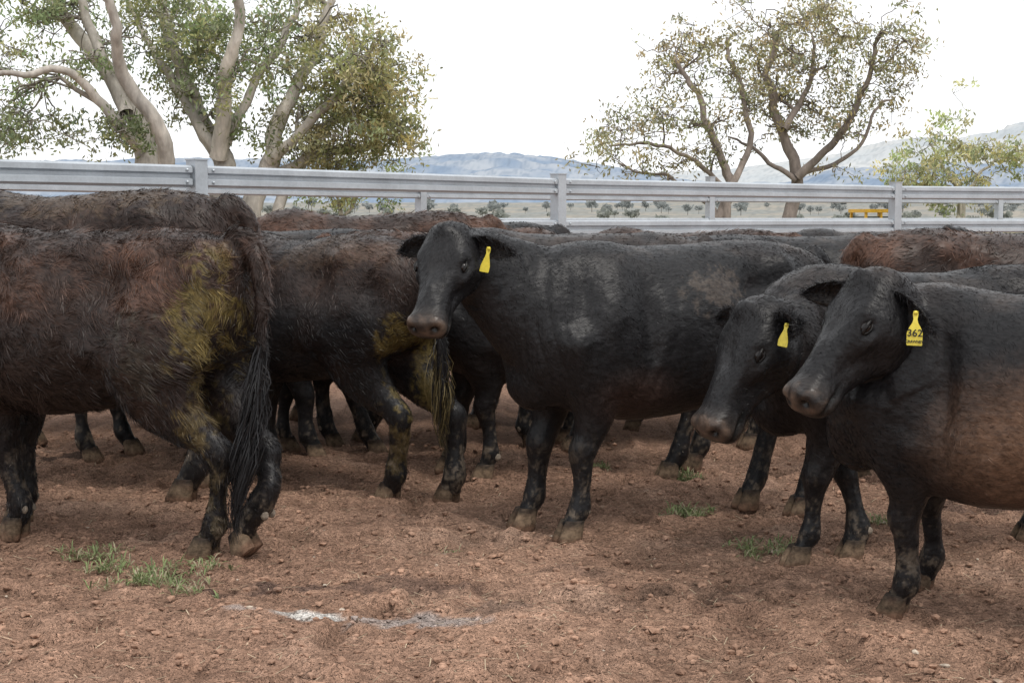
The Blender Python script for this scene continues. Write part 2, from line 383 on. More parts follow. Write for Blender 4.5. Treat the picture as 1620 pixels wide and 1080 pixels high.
            Vd,Fd=ellip(dc,(.019,.013,.020),8,6); g.add(Vd,Fd,1,(.24,.20,.16))
    # ---------- eyes
    for sg in (1,-1):
        ec=H(.172,sg*.1105,.006)
        Ve,Fe=ellip(ec,np.array([.022,.018,.018])*hs,14,10,axes=[f,s,u]); g.add(Ve,Fe,2)
        for (lo,hi,rr) in ((0,math.pi,.0072),(math.pi,2*math.pi,.0042)):
            th=np.linspace(lo,hi,9)
            A=[(*H(.172+.025*math.cos(t),sg*(.1255-.006*abs(math.cos(t))),.005+.0100*math.sin(t)),rr*hs*(.5+.5*math.sin(math.pi*i/8)),rr*hs,rr*hs,0) for i,t in enumerate(th)]
            Vt,Ft=loft(A,s,7,1,1); g.add(Vt,Ft,0,(.009,.008,.008))
    # ---------- ears
    furb=[]
    earinfo=[]
    for sg,(lenk,droop),edw in zip((1,-1),ear,eardir):
        base=H(.030,sg*.098,-.028)
        ed=nrm(s*sg*.92-f*.06-u*(.16+droop)+np.array([0,0,-.06])) if edw is None else nrm(R.T@np.asarray(edw,float)) 
        op=nrm(f*.65+u*.60); op=nrm(op-(op@ed)*ed); wd=np.cross(ed,op)
        Lr=.195*hs*lenk; ns,nt_=13,9; Vf=[];Vb=[]
        for i in range(ns):
            si=i/(ns-1); wi=(.056*math.sin(math.pi*min(1,(.18+.82*si)**.9))**.65*(1-.08*si)+.004)*hs
            if i==ns-1: wi=.008*hs
            for j in range(nt_):
                tj=-1+2*j/(nt_-1)
                dep=.036*hs*(1-tj*tj)*(1-.5*si)
                p=base+ed*(Lr*si-.01)+wd*wi*tj*(1-.25*(1-si))-op*(dep-.014*hs)-np.array([0,0,.016])*si*si
                Vf.append(p); Vb.append(p-op*(.006+.010*(1-tj*tj)*(1-si))*hs)
        n_=ns*nt_; VV=np.array(Vf+Vb); FF=[]
        for i in range(ns-1):
            for j in range(nt_-1):
                a_=i*nt_+j; q=(a_,a_+1,a_+nt_+1,a_+nt_); FF.append(q); FF.append(tuple(x+n_ for x in q[::-1]))
        for i in range(ns-1):
            for j in (0,nt_-1):
                a_=i*nt_+j; FF.append((a_,a_+nt_,a_+nt_+n_,a_+n_))
        for j in range(nt_-1):
            for i in (0,ns-1):
                a_=i*nt_+j; FF.append((a_,a_+1,a_+1+n_,a_+n_))
        cc=np.tile(BLACK*.8,(2*n_,1)); cc[:n_]=np.array([.024,.019,.016])
        g.add(VV,FF,0,cc)
        earinfo.append((base,ed,op,wd,Lr))
        m=int(1700*min(1,fur[0]/14000)) ; idx=rng.integers(0,n_,m); inner=rng.random(m)<.6
        pb=VV[np.where(inner,idx,idx+n_)]+rng.normal(0,.003,(m,3))
        dd=nrm(ed*.7+rng.normal(0,.50,(m,3))+np.where(inner,1,-1)[:,None]*op*.25)
        furb.append((pb,dd,rng.uniform(.014,.046,m)*hs,.0024,np.tile(BLACK*1.6,(m,1))*rng.uniform(.6,1.9,(m,1))))
    # ---------- coat hair
    nf,flen,fw,lift=fur
    if nf:
        idx=rng.integers(0,len(V),nf); keep=(mz[idx]<.2)&(hl[idx,0]*inhead[idx]<.40); idx=idx[keep]
        pb=V[idx]+rng.normal(0,vox*.6,(len(idx),3)); nn=N[idx]; pb=pb-nn*((pb-V[idx])*nn).sum(1,keepdims=True)
        flow=np.tile(np.array([-.75,0,-.55]),(len(idx),1)); 
        flow[low[idx]>.4]=np.array([-.15,0,-1]); hm=inhead[idx]>.5; flow[hm]=-f*.9+np.array([0,0,-.15])
        sw=np.stack([fbm(pb*5,seed+50,2),fbm(pb*5+9,seed+51,2),fbm(pb*5+19,seed+52,2)],1)*1.3+np.stack([vnoise(pb*19,seed+53),vnoise(pb*19+9,seed+54),vnoise(pb*19+19,seed+55)],1)*(.25+lift*3.5)
        dd=flow+sw+rng.normal(0,.20,(len(idx),3)); dd=nrm(dd-(dd*nn).sum(1,keepdims=True)*nn)
        cl=fbm(pb*np.array([20,20,26.]),seed+60,2)
        lf=lift*(1+cl*2.0+rng.normal(0,.35,len(idx)))
        dd=nrm(dd+nn*np.clip(lf,.02,.9)[:,None])
        Ln=flen*rng.uniform(.5,1.3,len(idx))*(1+.9*cl); Ln[hm]=np.minimum(Ln[hm]*.5,.010); Ln[low[idx]>.4]*=.45
        tf=hm&(hl[idx,0]<.07)&(hl[idx,2]>.02); Ln[tf]*=tuft; dd[tf]=nrm(dd[tf]+u*.35+rng.normal(0,.3,(tf.sum(),3)))
        cc=C[idx]*rng.uniform(.4,1.9,(len(idx),1))*(1+1.1*cl[:,None])
        furb.append((pb,dd,Ln,fw,cc))
    for pb,dd,Ln,fw_,cc in furb:
        m=len(pb); wv=nrm(np.cross(dd,rng.normal(0,1,(m,3))*.35+nrm(pb-np.array([0,0,.95]))))
        VV=np.empty((m*3,3)); VV[0::3]=pb-wv*fw_*.5; VV[1::3]=pb+wv*fw_*.5; VV[2::3]=pb+dd*np.asarray(Ln)[:,None]
        g.add(VV,np.arange(m*3).reshape(-1,3),4,np.clip(np.repeat(cc,3,0),.003,1))
    # ---------- tail switch
    TP=catmull(TL,6); k0=int(len(TP)*.62); sdv=nrm(np.array(switchdir,float))
    for i in range(nsw):
        t=rng.random()**.7; p=TP[int(k0+(len(TP)-1-k0)*t),:3]+rng.normal(0,.010,3)
        Ls=switch*rng.uniform(.45,1.05); r_=rng.normal(0,1,3)*np.array([.026,.034,0]); ph=rng.random()*6
        pts=[]; 
        for q in range(6):
            x=q/5; pts.append(p+sdv*Ls*x+r_*math.sin(math.pi*min(1,x*1.1))*.75+np.array([.012*math.sin(ph*.3+x*9),.016*math.cos(ph*.3+x*8),0])*x)
        pts=np.array(pts); wv=nrm(np.cross(nrm(pts[-1]-pts[0]),rng.normal(0,1,3)))*.0022
        VV=np.vstack([pts-wv*np.linspace(1,.3,6)[:,None],pts+wv*np.linspace(1,.3,6)[:,None]])
        bc_=BLACK if (swcol is None or rng.random()<.45) else np.array(swcol)
        g.add(VV,[(q,q+1,q+7,q+6) for q in range(5)],4,bc_*rng.uniform(.6,2.2))
    mats=[M_coat,M_hoof,M_eye,M_wet,M_fur]
    me=g.obj(name,mats,link=False)
    if not link: return me
    ob=bpy.data.objects.new(name,me); scene.collection.objects.link(ob)
    ob.location=(loc[0],loc[1],0); ob.rotation_euler=(0,0,a); ob.scale=(sc,sc,sc)
    return ob,earinfo,loc_,R
def ear_tag(cow,base,down,face,w=.055,h=.075,neck=.05,text=None,sub=None):
    """flag tag in cow-local space. down: hanging direction, face: outward normal"""
    d=nrm(down); fn=nrm(np.asarray(face,float)-(np.asarray(face)@d)*d); sd=nrm(np.cross(d,fn))
    out=[(-.008,0),(-.010,.012),(-.007,neck*.6),(-.010,neck*.85),(-w*.38,neck+.012),(-w*.5,neck+.03),(-w*.5,neck+h-.004),(-w*.46,neck+h)]
    out=out+[(-x,y) for x,y in out[::-1]]
    n=len(out); c=np.asarray(base,float)
    Vf=[c+sd*x+d*y+fn*(.0015+.004*math.sin(y*25)) for x,y in out]; Vb=[v-fn*.003 for v in Vf]
    g=Geo(); F=[tuple(range(n)),tuple(range(2*n-1,n-1,-1))]+[(i,i+n,(i+1)%n+n,(i+1)%n) for i in range(n)]
    g.add(Vf+Vb,F,0)
    Vp,Fp=ellip(c+d*.006+fn*.004,(.008,.008,.008),8,6); g.add(Vp,Fp,0)
    t=g.obj('ear_tag',[M_tag],smooth=False); t.parent=cow
    def txt(s_,size,yy):
        cu=bpy.data.curves.new('tag_number','FONT'); cu.body=s_; cu.size=size; cu.align_x='CENTER'; cu.align_y='CENTER'; cu.extrude=.0004; cu.offset=.0006
        tmp=bpy.data.objects.new('tag_number',cu); scene.collection.objects.link(tmp)
        dg=bpy.context.evaluated_depsgraph_get(); me=bpy.data.meshes.new_from_object(tmp.evaluated_get(dg)); bpy.data.objects.remove(tmp)
        tx=bpy.data.objects.new('tag_number',me); scene.collection.objects.link(tx); me.materials.clear(); me.materials.append(M_ink)
        from mathutils import Matrix
        up=-d; right=np.cross(up,fn)
        Mx=Matrix(((right[0],up[0],fn[0],0),(right[1],up[1],fn[1],0),(right[2],up[2],fn[2],0),(0,0,0,1)))
        pos=c+d*yy+fn*(.0065+.002*math.sin(yy*25)); Mx.translation=Vector(pos)
        tx.parent=cow; tx.matrix_local=Mx
    if text: txt(text,w*.66,neck+h*.42)
    if sub: txt(sub,w*.23,neck+h*.82)
def L2(loc,head,sc,pt):
    a=math.radians(head); d=(np.asarray(pt)[:2]-np.array(loc))/sc
    return (d[0]*math.cos(a)+d[1]*math.sin(a), -d[0]*math.sin(a)+d[1]*math.cos(a))
def cow(name,loc,head,sc,hw=None,**k):
    hoof={}
    for kk,v in (hw or {}).items(): hoof[kk]=L2(loc,head,sc,v)
    return make_cow(name,loc,head,sc,hoof=hoof,**k)
OLIVE=(.085,.066,.018)
# --- centre cow, head turned to the camera
B,eb,lb,RB=cow('black_cow',(.74,6.52),207,1.0,{'fl':G(905,853),'fr':G(832,832),'hr':G(1185,800)},ln=1.05,vox=.0095,
   poll=P(706,358,5.93),muzz=P(673,527,5.76),seed=3,brown=-.05,brown_noise=.22,belly=.03,wrk=.9,
   patches=[((-.05,.30,1.08),(.16,.3,.10),(.07,.055,.045),.7),((.35,.25,.62),(.2,.3,.12),(.05,.03,.024),.6,1)],fur=(46000,.015,.0022,.10),tuft=2.4)
base,ed,op,wd,Lr=eb[0]
ear_tag(B,base+ed*Lr*.42+op*.016,RB.T@np.array([-.22,0,-1]),RB.T@nrm(np.array([.45,-.85,.1])),w=.042,h=.056,neck=.05)
# --- right cow
Gc,eg,lg,RG=cow('black_cow',(1.80,4.73),146,.90,{'fl':G(1420,972),'fr':G(1462,928)},ln=1.05,vox=.0095,
   poll=P(1368,432,4.84),muzz=P(1266,645,4.76),seed=8,brown=.0,brown_noise=.2,belly=.07,wrk=1.3,wid=.96,
   eardir=((.50,-.60,-.42),(-.80,.40,.10)),ear=((.90,0),(1.05,0)),
   patches=[((.0,.30,.72),(.34,.4,.26),(.115,.066,.042),.92,1),((-.4,.30,.95),(.35,.4,.3),(.10,.056,.036),.9,1)],fur=(46000,.018,.0022,.11),tuft=2.6)
base,ed,op,wd,Lr=eg[0]
ear_tag(Gc,base+ed*Lr*.50+RG.T@np.array([-.01,-.045,.01]),RG.T@np.array([-.06,-.12,-1]),RG.T@nrm(np.array([-.28,-1,.1])),w=.056,h=.076,neck=.05,text='362',sub='CRAWNEY')
# --- young cow between them
Fc,ef,lf_,RF=cow('black_cow',(1.72,5.86),190,.93,{'fl':G(1265,893),'fr':G(1350,882)},vox=.010,
   poll=P(1185,478,5.44),muzz=P(1123,690,5.36),seed=12,brown=.0,brown_noise=.15,fur=(36000,.022,.0024,.15),ear=((.85,-.45),(.85,-.3)))
base,ed,op,wd,Lr=ef[0]
ear_tag(Fc,base+ed*Lr*.50+op*.016,RF.T@np.array([-.18,0,-1]),RF.T@nrm(np.array([-.65,-.7,.1])),w=.045,h=.055,neck=.04)
# --- left cow, rump to camera
cow('brown_black_cow',(-1.84,6.10),157,1.055,{'hl':G(328,882),'hr':G(405,885),'fl':G(28,848)},vox=.0105,seed=21,brown=.25,brown_top=.55,brown_noise=.45,
   hoofpitch={'hr':.75},mud=.9,wid=.96,
   patches=[((-.50,.22,.80),(.18,.3,.16),(.045,.038,.030),.8),((-.69,.14,.93),(.10,.3,.23),DUNG,1.0),((-.62,.2,.58),(.08,.25,.16),(.09,.066,.028),.8),((-.66,.2,.25),(.08,.3,.2),(.08,.06,.03),.6),((-.1,.3,.70),(.3,.3,.2),(.02,.014,.012),.8,1)],fur=(64000,.040,.0028,.24),
   tail=[(-.70,0,1.25,.055),(-.79,.0,1.24,.05),(-.86,.03,1.14,.040),(-.89,.05,.98,.034),(-.885,.06,.8,.028),(-.87,.08,.62,.024),(-.85,.10,.48,.02)],switch=.40,nsw=1300,switchdir=(.12,.16,-1))
# --- second left cow
cow('brown_black_cow',(-1.06,7.36),143,1.02,{'hl':G(618,790),'hr':G(712,792)},vox=.0115,seed=33,brown=.1,brown_top=.45,brown_noise=.4,mud=.95,
   patches=[((-.72,.05,.62),(.08,.3,.34),DUNG,.9),((-.66,.05,.25),(.10,.4,.2),(.09,.066,.028),.7),((-.3,.2,1.22),(.4,.3,.1),(.07,.048,.034),.5)],fur=(38000,.030,.0028,.20),
   tail=[(-.72,0,1.235,.05),(-.79,0,1.225,.045),(-.845,0,1.15,.038),(-.86,0,1.0,.032),(-.86,-.02,.8,.028),(-.86,-.03,.66,.024),(-.86,-.04,.58,.02)],switch=.36,nsw=420,swcol=(.075,.058,.026))
# --- tall cow behind the left one
cow('brown_black_cow',(-2.32,7.32),172,1.195,{},vox=.014,seed=41,brown=.25,brown_top=.45,brown_noise=.4,fur=(30000,.034,.0035,.18),
   patches=[((-.1,.1,1.25),(.6,.3,.08),(.075,.052,.034),.6)])
# --- herd behind (shared meshes)
vA=make_cow('herd_cow_a',(0,0),0,1,link=False,vox=.018,seed=51,brown=.0,brown_noise=.25,fur=(10000,.024,.004,.12),nsw=80,mud=.9)
vB=make_cow('herd_cow_b',(0,0),0,1,link=False,vox=.018,seed=61,brown=.15,brown_top=.65,brown_noise=.4,fur=(16000,.038,.0045,.2),nsw=80,mud=.9,
   poll=(1.12,.12,1.12),muzz=(1.36,.2,.72),hoof={'fl':(.62,.15),'fr':(.42,-.15),'hl':(-.72,.15),'hr':(-.5,-.15)})
vC=make_cow('herd_cow_c',(0,0),0,1,link=False,vox=.018,seed=71,brown=.1,brown_noise=.25,fur=(10000,.024,.004,.12),nsw=80,belly=.04,mud=.9,
   poll=(1.02,-.3,1.18),muzz=(1.15,-.58,.85),hoof={'fl':(.42,.15),'fr':(.60,-.15),'hl':(-.55,.15),'hr':(-.74,-.15)})
herd=[(vC,'black_cow',.28,7.72,184,1.03),(vB,'brown_black_cow',2.62,7.55,8,1.04),(vA,'black_cow',-1.55,9.05,178,1.03),
 (vB,'brown_black_cow',-1.0,9.75,183,1.12),(vB,'brown_black_cow',-.35,8.65,12,1.03),(vA,'black_cow',-.45,10.4,185,1.06),(vA,'black_cow',.85,8.75,186,1.00),
 (vB,'brown_black_cow',1.25,10.3,170,1.02),(vA,'black_cow',1.9,9.35,10,1.0),(vC,'black_cow',3.2,9.4,185,1.02),(vA,'black_cow',3.75,8.3,160,1.04),
 (vA,'black_cow',-3.6,8.7,30,1.16),(vC,'black_cow',-2.9,9.3,10,1.08),(vC,'black_cow',2.7,10.9,200,1.01),(vC,'black_cow',3.45,6.6,100,.98),(vB,'brown_black_cow',4.6,9.9,178,1.03),
 (vC,'black_cow',-1.75,8.35,5,.96),(vA,'black_cow',.25,9.6,172,.98)]
for me,nm,x,y,hd,s_ in herd:
    ob=bpy.data.objects.new(nm,me); scene.collection.objects.link(ob); ob.location=(x,y,0); ob.rotation_euler=(0,0,math.radians(hd)); ob.scale=(s_,s_,s_)
print('cows',time.time()-T0)
# ------------------------------------------------------------------ GROUND
def far_z(x,y):
    return -1.2*sm(26,48,y)+ .0*x
xs=np.concatenate([-np.geomspace(6000,3.6,46),np.arange(-3.55,3.6,.022),np.geomspace(3.6,6000,46)])
ys=np.concatenate([np.linspace(-60,2.0,20),np.arange(2.1,2.7,.1),np.arange(2.7,8.6,.022),np.geomspace(8.65,7000,80)])
X,Y=np.meshgrid(xs,ys); Pn=np.stack([X.ravel(),Y.ravel(),np.zeros(X.size)],1)
near=sm(40,15,Pn[:,1])*sm(30,12,np.abs(Pn[:,0]))
hf=np.abs(fbm(Pn*17,104,3)); 
h=fbm(Pn*1.7,101,3)*.028+fbm(Pn*7,102,3)*.034+hf*.030+np.maximum(0,vnoise(Pn*13,103)-.3)*.026+np.maximum(0,vnoise(Pn*27,109)-.3)*.014-np.maximum(0,vnoise(Pn*8.3,107)-.40)*.085
z=h*near+far_z(Pn[:,0],Pn[:,1])-.010
soil=np.array([.315,.194,.136]); dark=np.array([.165,.096,.068]); pale=np.array([.42,.29,.22])
t1=np.clip(fbm(Pn*1.1,110,4)*1.3+.1,0,1)[:,None]; t2=np.clip(fbm(Pn*3.1+7,111,4)*1.6-.15,0,1)[:,None]; t3=np.clip(fbm(Pn*11+7,112,3)*2.4-.2,0,1)[:,None]
C=soil*(1-t1*.45)+dark*t1*.45; C=C*(1-t2*.5)+pale*t2*.5; C=C*(1-t3*.45)+dark*t3*.45
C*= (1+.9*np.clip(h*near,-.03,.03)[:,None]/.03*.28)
def gpatch(px,py,rx,ry,col,k,seed,th=.0):
    global C
    c=G(px,py); q=((Pn[:,0]-c[0])/rx)**2+((Pn[:,1]-c[1])/ry)**2
    m=np.clip((np.exp(-q)-.4+fbm(Pn*14,seed,3)*1.5+th)*3,0,1)*sm(.12,.35,np.exp(-q))*k; C=C*(1-m[:,None])+np.array(col)*m[:,None]
gpatch(490,972,.16,.05,(.66,.64,.60),.85,121,.15); gpatch(380,968,.10,.035,(.42,.38,.36),.6,122)
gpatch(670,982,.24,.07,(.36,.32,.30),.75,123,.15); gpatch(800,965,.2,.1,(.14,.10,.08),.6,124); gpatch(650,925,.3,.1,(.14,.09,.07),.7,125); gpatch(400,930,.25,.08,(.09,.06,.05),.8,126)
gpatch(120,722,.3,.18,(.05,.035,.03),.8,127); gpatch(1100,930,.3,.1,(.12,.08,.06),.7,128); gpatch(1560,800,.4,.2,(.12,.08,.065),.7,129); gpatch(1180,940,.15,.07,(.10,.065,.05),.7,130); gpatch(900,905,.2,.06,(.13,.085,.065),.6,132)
gr=sm(20,30,Pn[:,1]+3*fbm(Pn*.2,130,2))[:,None]; pas=np.array([.26,.24,.15])*(1+.35*fbm(Pn*.15,131,3))[:,None]; C=C*(1-gr)+pas*gr
g=Geo(); ny,nx=X.shape; idx=np.arange(ny*nx).reshape(ny,nx)
F=np.stack([idx[:-1,:-1].ravel(),idx[:-1,1:].ravel(),idx[1:,1:].ravel(),idx[1:,:-1].ravel()],1)
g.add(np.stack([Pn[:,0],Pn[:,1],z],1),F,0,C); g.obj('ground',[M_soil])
Zg=z.reshape(ny,nx); Cg=C.reshape(ny,nx,3)
def gidx(x,y):
    i=min(max(int(np.searchsorted(ys,y)),0),ny-1); j=min(max(int(np.searchsorted(xs,x)),0),nx-1); return i,j
def scatter(name,n,rlo,rhi,cols,seed,flat=.6,pw=3.0,own=False):
    r=np.random.default_rng(seed); g=Geo()
    import bmesh
    bm=bmesh.new(); bmesh.ops.create_icosphere(bm,subdivisions=1,radius=1); bv=np.array([v.co[:] for v in bm.verts]); bf=np.array([[v.index for v in f.verts] for f in bm.faces]); bm.free()
    for i in range(n):
        y=2.9+6.5*r.random()**1.3; x=(r.random()*2-1)*(.40*y+.3)
        s=rlo+(rhi-rlo)*r.random()**pw
        v=bv*(1+r.normal(0,.20,(len(bv),1)))*np.array([s*r.uniform(.7,1.3),s*r.uniform(.7,1.3),s*flat])
        a=r.random()*6.28; v=v@np.array([[math.cos(a),math.sin(a),0],[-math.sin(a),math.cos(a),0],[0,0,1]])
        gi,gj=gidx(x,y)
        col=Cg[gi,gj]*r.uniform(.70,1.15) if own else np.array(cols[r.integers(len(cols))])*r.uniform(.7,1.2)
        g.add(v+np.array([x,y,Zg[gi,gj]+s*.10]),bf,0,col)
    return g.obj(name,[M_clod],smooth=False)
scatter('dirt_clods',17000,.003,.019,None,5,pw=4.0,own=True)
scatter('gravel_stones',160,.006,.022,[(.46,.35,.27),(.50,.42,.34),(.38,.26,.19)],6,.55,pw=4)
g=Geo()
for i in range(1600):
    y=2.9+6*random.random(); x=(random.random()*2-1)*.42*y; a=random.random()*3.14; L=random.uniform(.008,.035); gi,gj=gidx(x,y); zz=Zg[gi,gj]+.006+random.random()*.006
    d=np.array([math.cos(a),math.sin(a),random.uniform(-.2,.2)])*L; w_=np.array([-math.sin(a),math.cos(a),0])*.0014; c=np.array([x,y,zz])
    g.add([c-d-w_,c-d+w_,c+d+w_,c+d-w_],[(0,1,2,3)],0,np.array([.45,.36,.25])*random.uniform(.5,1.2))
g.obj('dry_straw',[M_clod],smooth=False)
def weed(px,py,R_,n):
    c=G(px,py); g=Geo()
    for i in range(n):
        a=random.random()*6.28; r=R_*random.random()**.7; p=np.array([c[0]+r*math.cos(a)*1.6,c[1]+r*math.sin(a),.0]); gi,gj=gidx(p[0],p[1]); p[2]=Zg[gi,gj]+.004
        for k in range(random.randint(5,9)):
            a2=random.random()*6.28; L=random.uniform(.02,.08); el=random.uniform(.15,1.1)
            d=np.array([math.cos(a2)*math.cos(el),math.sin(a2)*math.cos(el),math.sin(el)])*L; s_=np.array([-math.sin(a2),math.cos(a2),0])*random.uniform(.0018,.004)
            m=p+d*.55+np.array([0,0,.008]); e=p+d-np.array([0,0,.006])
            col=np.array([.20,.25,.11])*random.uniform(.6,1.5)
            if random.random()<.27: col=np.array([.40,.36,.24])
            g.add([p,m-s_,e,m+s_],[(0,1,2,3)],0,col)
    g.obj('weed_plant',[M_weed],smooth=False)
for px,py,R_,n in [(150,872,.10,26),(265,905,.17,66),(215,930,.11,26),(300,935,.08,18),(1085,808,.09,54),(1082,755,.06,54),(1200,868,.12,34),(1245,880,.08,18),(1400,832,.09,26),(950,742,.08,18),(712,862,.03,7),(165,905,.05,12)]:
    weed(px,py,R_,n)
# ------------------------------------------------------------------ FENCE
def fence(name,pts,top,gaps,rail_h=.165,post_w=.115,tall=()):
    par=bpy.data.objects.new(name,None); scene.collection.objects.link(par)
    g=Geo()
    for i,(x,y) in enumerate(pts):
        a=pts[min(i+1,len(pts)-1)]; b_=pts[max(i-1,0)]; rot=math.atan2(a[1]-b_[1],a[0]-b_[0])
        ht=top+.03+(.22 if i in tall else 0)
        gz=float(far_z(x,y))
        V,F=box((x,y,(ht+gz-.3)/2),(post_w,post_w,ht-gz+.3),rot); g.add(V,F)
        V,F=box((x,y,ht+.004),(post_w+.012,post_w+.012,.010),rot); g.add(V,F)
    p=g.obj('posts',[M_steel],smooth=False); p.parent=par
    g=Geo()
    prof=[(0,-.5),(.018,-.5),(.045,-.40),(.045,-.16),(.014,-.07),(.014,.07),(.045,.16),(.045,.40),(.018,.5),(0,.5),(-.02,.5),(-.02,-.5)]
    for i in range(len(pts)-1):
        a=np.array(pts[i]);b_=np.array(pts[i+1]); d=nrm(b_-a); nn=np.array([d[1],-d[0]])
        a2=a+d*(post_w*.5+.012); b2=b_-d*(post_w*.5+.012)
        for zc in gaps:
            V=[]
            for q in (a2,b2):
                for (o_,zz) in prof: V.append([q[0]+nn[0]*o_,q[1]+nn[1]*o_,zc-rail_h/2+zz*rail_h])
            k=len(prof); F=[(j,(j+1)%k,(j+1)%k+k,j+k) for j in range(k)]+[tuple(range(k))[::-1],tuple(range(k,2*k))]
            g.add(V,F)
            for q,sg in ((a2,1),(b2,-1)):
                c=q+d*sg*.05; V,F=box((c[0]+nn[0]*.0,c[1]+nn[1]*.0,zc-rail_h/2),(.10,.03,rail_h*.12),math.atan2(d[1],d[0])); g.add(V,F)
                for s_ in (-1,1):
                    cc=c+nn*.05; V,F=ellip((cc[0],cc[1],zc-rail_h/2+s_*rail_h*.28),(.012,.012,.012),8,5); g.add(V,F)
    r=g.obj('rails',[M_steel],smooth=False); r.parent=par
    return par
fence('steel_rail_fence',[(-7.9,5.0),(-5.1,8.1),(-2.41,10.95),(.47,14.5),(4.8,17.9),(9.9,19.8),(15.2,21.0)],1.81,[1.80,1.38,.95,.52])
fence('steel_rail_fence',[(-9.0,9.5),(-5.6,13.0),(-1.25,19.6),(3.3,23.8),(9.2,27.0),(15.5,29.5)],1.83,[1.83,1.40,.95],tall=(3,))
# ------------------------------------------------------------------ TREES
def tube(g,pts,rad,col,n=7):
    pts=np.asarray(pts,float); k=len(pts); d=nrm(np.gradient(pts,axis=0)); ref=np.array([0.3,1,.1])
    S=nrm(np.cross(d,ref)); U=np.cross(d,S); t=np.arange(n)/n*2*math.pi
    V=(pts[:,None]+(S[:,None]*np.cos(t)[None,:,None]+U[:,None]*np.sin(t)[None,:,None])*np.asarray(rad)[:,None,None]).reshape(-1,3)
    i=np.arange(k-1)[:,None]*n; j=np.arange(n)[None]; a=(i+j).ravel(); b_=(i+(j+1)%n).ravel()
    g.add(V,np.stack([a,b_,b_+n,a+n],1),0,col)
def tree(name,Y,limbs,blobs,bark,leafc,seed,leafs=(.12,.045),per=110,twigc=None,depth=1.6,clr=.30,dens=1.0):
    r=np.random.default_rng(seed); par=bpy.data.objects.new(name,None); scene.collection.objects.link(par); 
    base=P(limbs[0][0][0][0],limbs[0][0][0][1],Y); par.location=(base[0],Y,float(far_z(base[0],Y))); off=np.array(par.location)
    g=Geo(); nodes=[]; 
    for pl,r0,r1,dy in limbs:
        pts=[]
        for i,(px,py) in enumerate(pl):
            t=i/(len(pl)-1); pts.append(P(px,py,Y)+np.array([0,dy*t*depth,0])*1.0)
        pts=np.array(pts); 
        cc=catmull(pts,8); cc+=np.stack([fbm(cc*1.6,seed+k,3) for k in range(3)],1)*.30*np.linspace(0,1,len(cc))[:,None]**.5
        rad=np.linspace(r0,r1,len(cc))*(1+.18*fbm(cc*4,seed+7,2))
        if pl[0][1]>300:
            cc=np.vstack([[cc[0,0],cc[0,1],off[2]-.2],cc]); rad=np.concatenate([[r0*1.35],rad])
        tube(g,cc-off,rad,np.array(bark)*r.uniform(.85,1.1),9); 
        nodes+= [(c,rr) for c,rr in zip(cc[3:],rad[3:])]
    LV=[];LC=[]
    tw=np.array(twigc if twigc is not None else bark)
    for (px,py,rr,n,shade) in blobs:
        n=max(3,int(n*dens))
        bc=P(px,py,Y); R_=rr/FPX*Y
        NP=np.array([q[0] for q in nodes]); NR=np.array([q[1] for q in nodes])
        below=np.maximum(0,NP[:,2]-bc[2])*.8
        dd=np.linalg.norm(NP-bc,axis=1)+r.random(len(NP))*.3+below; j=int(np.argmin(dd)); st=NP[j]; bz=bc+np.array([0,(st[1]-Y)*1.0+r.normal(0,.5),0])
        L_=np.linalg.norm(bz-st)
        mid=st*.5+bz*.5+r.normal(0,.10,3)*L_+np.array([0,0,.10*L_]); 
        br=catmull(np.array([st,mid,bz]),6); br+=np.stack([fbm(br*3,seed+k+50,2) for k in range(3)],1)*.22*np.linspace(0,1,len(br))[:,None]**.5
        rb=min(NR[j]*.62,.035+.016*L_); tube(g,br-off,np.linspace(rb,rb*.35,len(br)),tw*r.uniform(.7,1.1),6)
        nodes+= [(c,rr_) for c,rr_ in zip(br[5:],np.linspace(rb,rb*.35,len(br))[5:])]
        for q in range(n):
            o_=r.normal(0,1,3)*np.array([.60,.85,.5])*R_; c=bz+o_
            s2=br[r.integers(3,len(br))]; m2=(s2+c)/2+r.normal(0,.14,3)*np.linalg.norm(c-s2)+np.array([0,0,.10]); t_=catmull(np.array([s2,m2,c]),5)
            t_[1:-1]+=r.normal(0,.035,(len(t_)-2,3))
            tube(g,t_-off,np.linspace(rb*.40,.010,len(t_)),tw*r.uniform(.55,1.0),4)
            nc=r.integers(2,5)
            for w__ in range(nc):
                c2=c+r.normal(0,1,3)*np.array([1,1,.6])*clr
                k=int(per/3*r.uniform(.4,1.6)); cs=clr*r.uniform(.35,.75); pp=c2+r.normal(0,1,(k,3))*np.array([cs,cs,cs*.75])
                tube(g,np.array([t_[-2],(t_[-2]+c2)/2+r.normal(0,.03,3),c2])-off,[.012,.009,.005],tw*.7,3)
                ax=nrm(r.normal(0,.6,(k,3))+np.array([0,0,-.6])); sd=nrm(np.cross(ax,r.normal(0,1,(k,3))))
                ls=leafs[0]*r.uniform(.6,1.3,(k,1)); lw=leafs[1]*r.uniform(.6,1.3,(k,1))
                q4=np.stack([pp-ax*ls*.5,pp+sd*lw*.5,pp+ax*ls*.5,pp-sd*lw*.5],1).reshape(-1,3)
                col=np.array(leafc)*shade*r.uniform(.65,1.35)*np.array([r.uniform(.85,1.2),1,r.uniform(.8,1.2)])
                LV.append(q4-off); LC.append(np.repeat(np.clip(col*r.uniform(.6,1.5,(k,1)),.01,1),4,0))
    t=g.obj('trunk_and_limbs',[M_bark]); t.parent=par
    g2=Geo(); LV=np.vstack(LV); g2.add(LV,np.arange(len(LV)).reshape(-1,4),0,np.vstack(LC)); l=g2.obj('foliage',[M_leaf],smooth=False); l.parent=par
    return par
GUM=(.52,.48,.43); LEAF=(.32,.37,.19); TW=(.34,.31,.27)
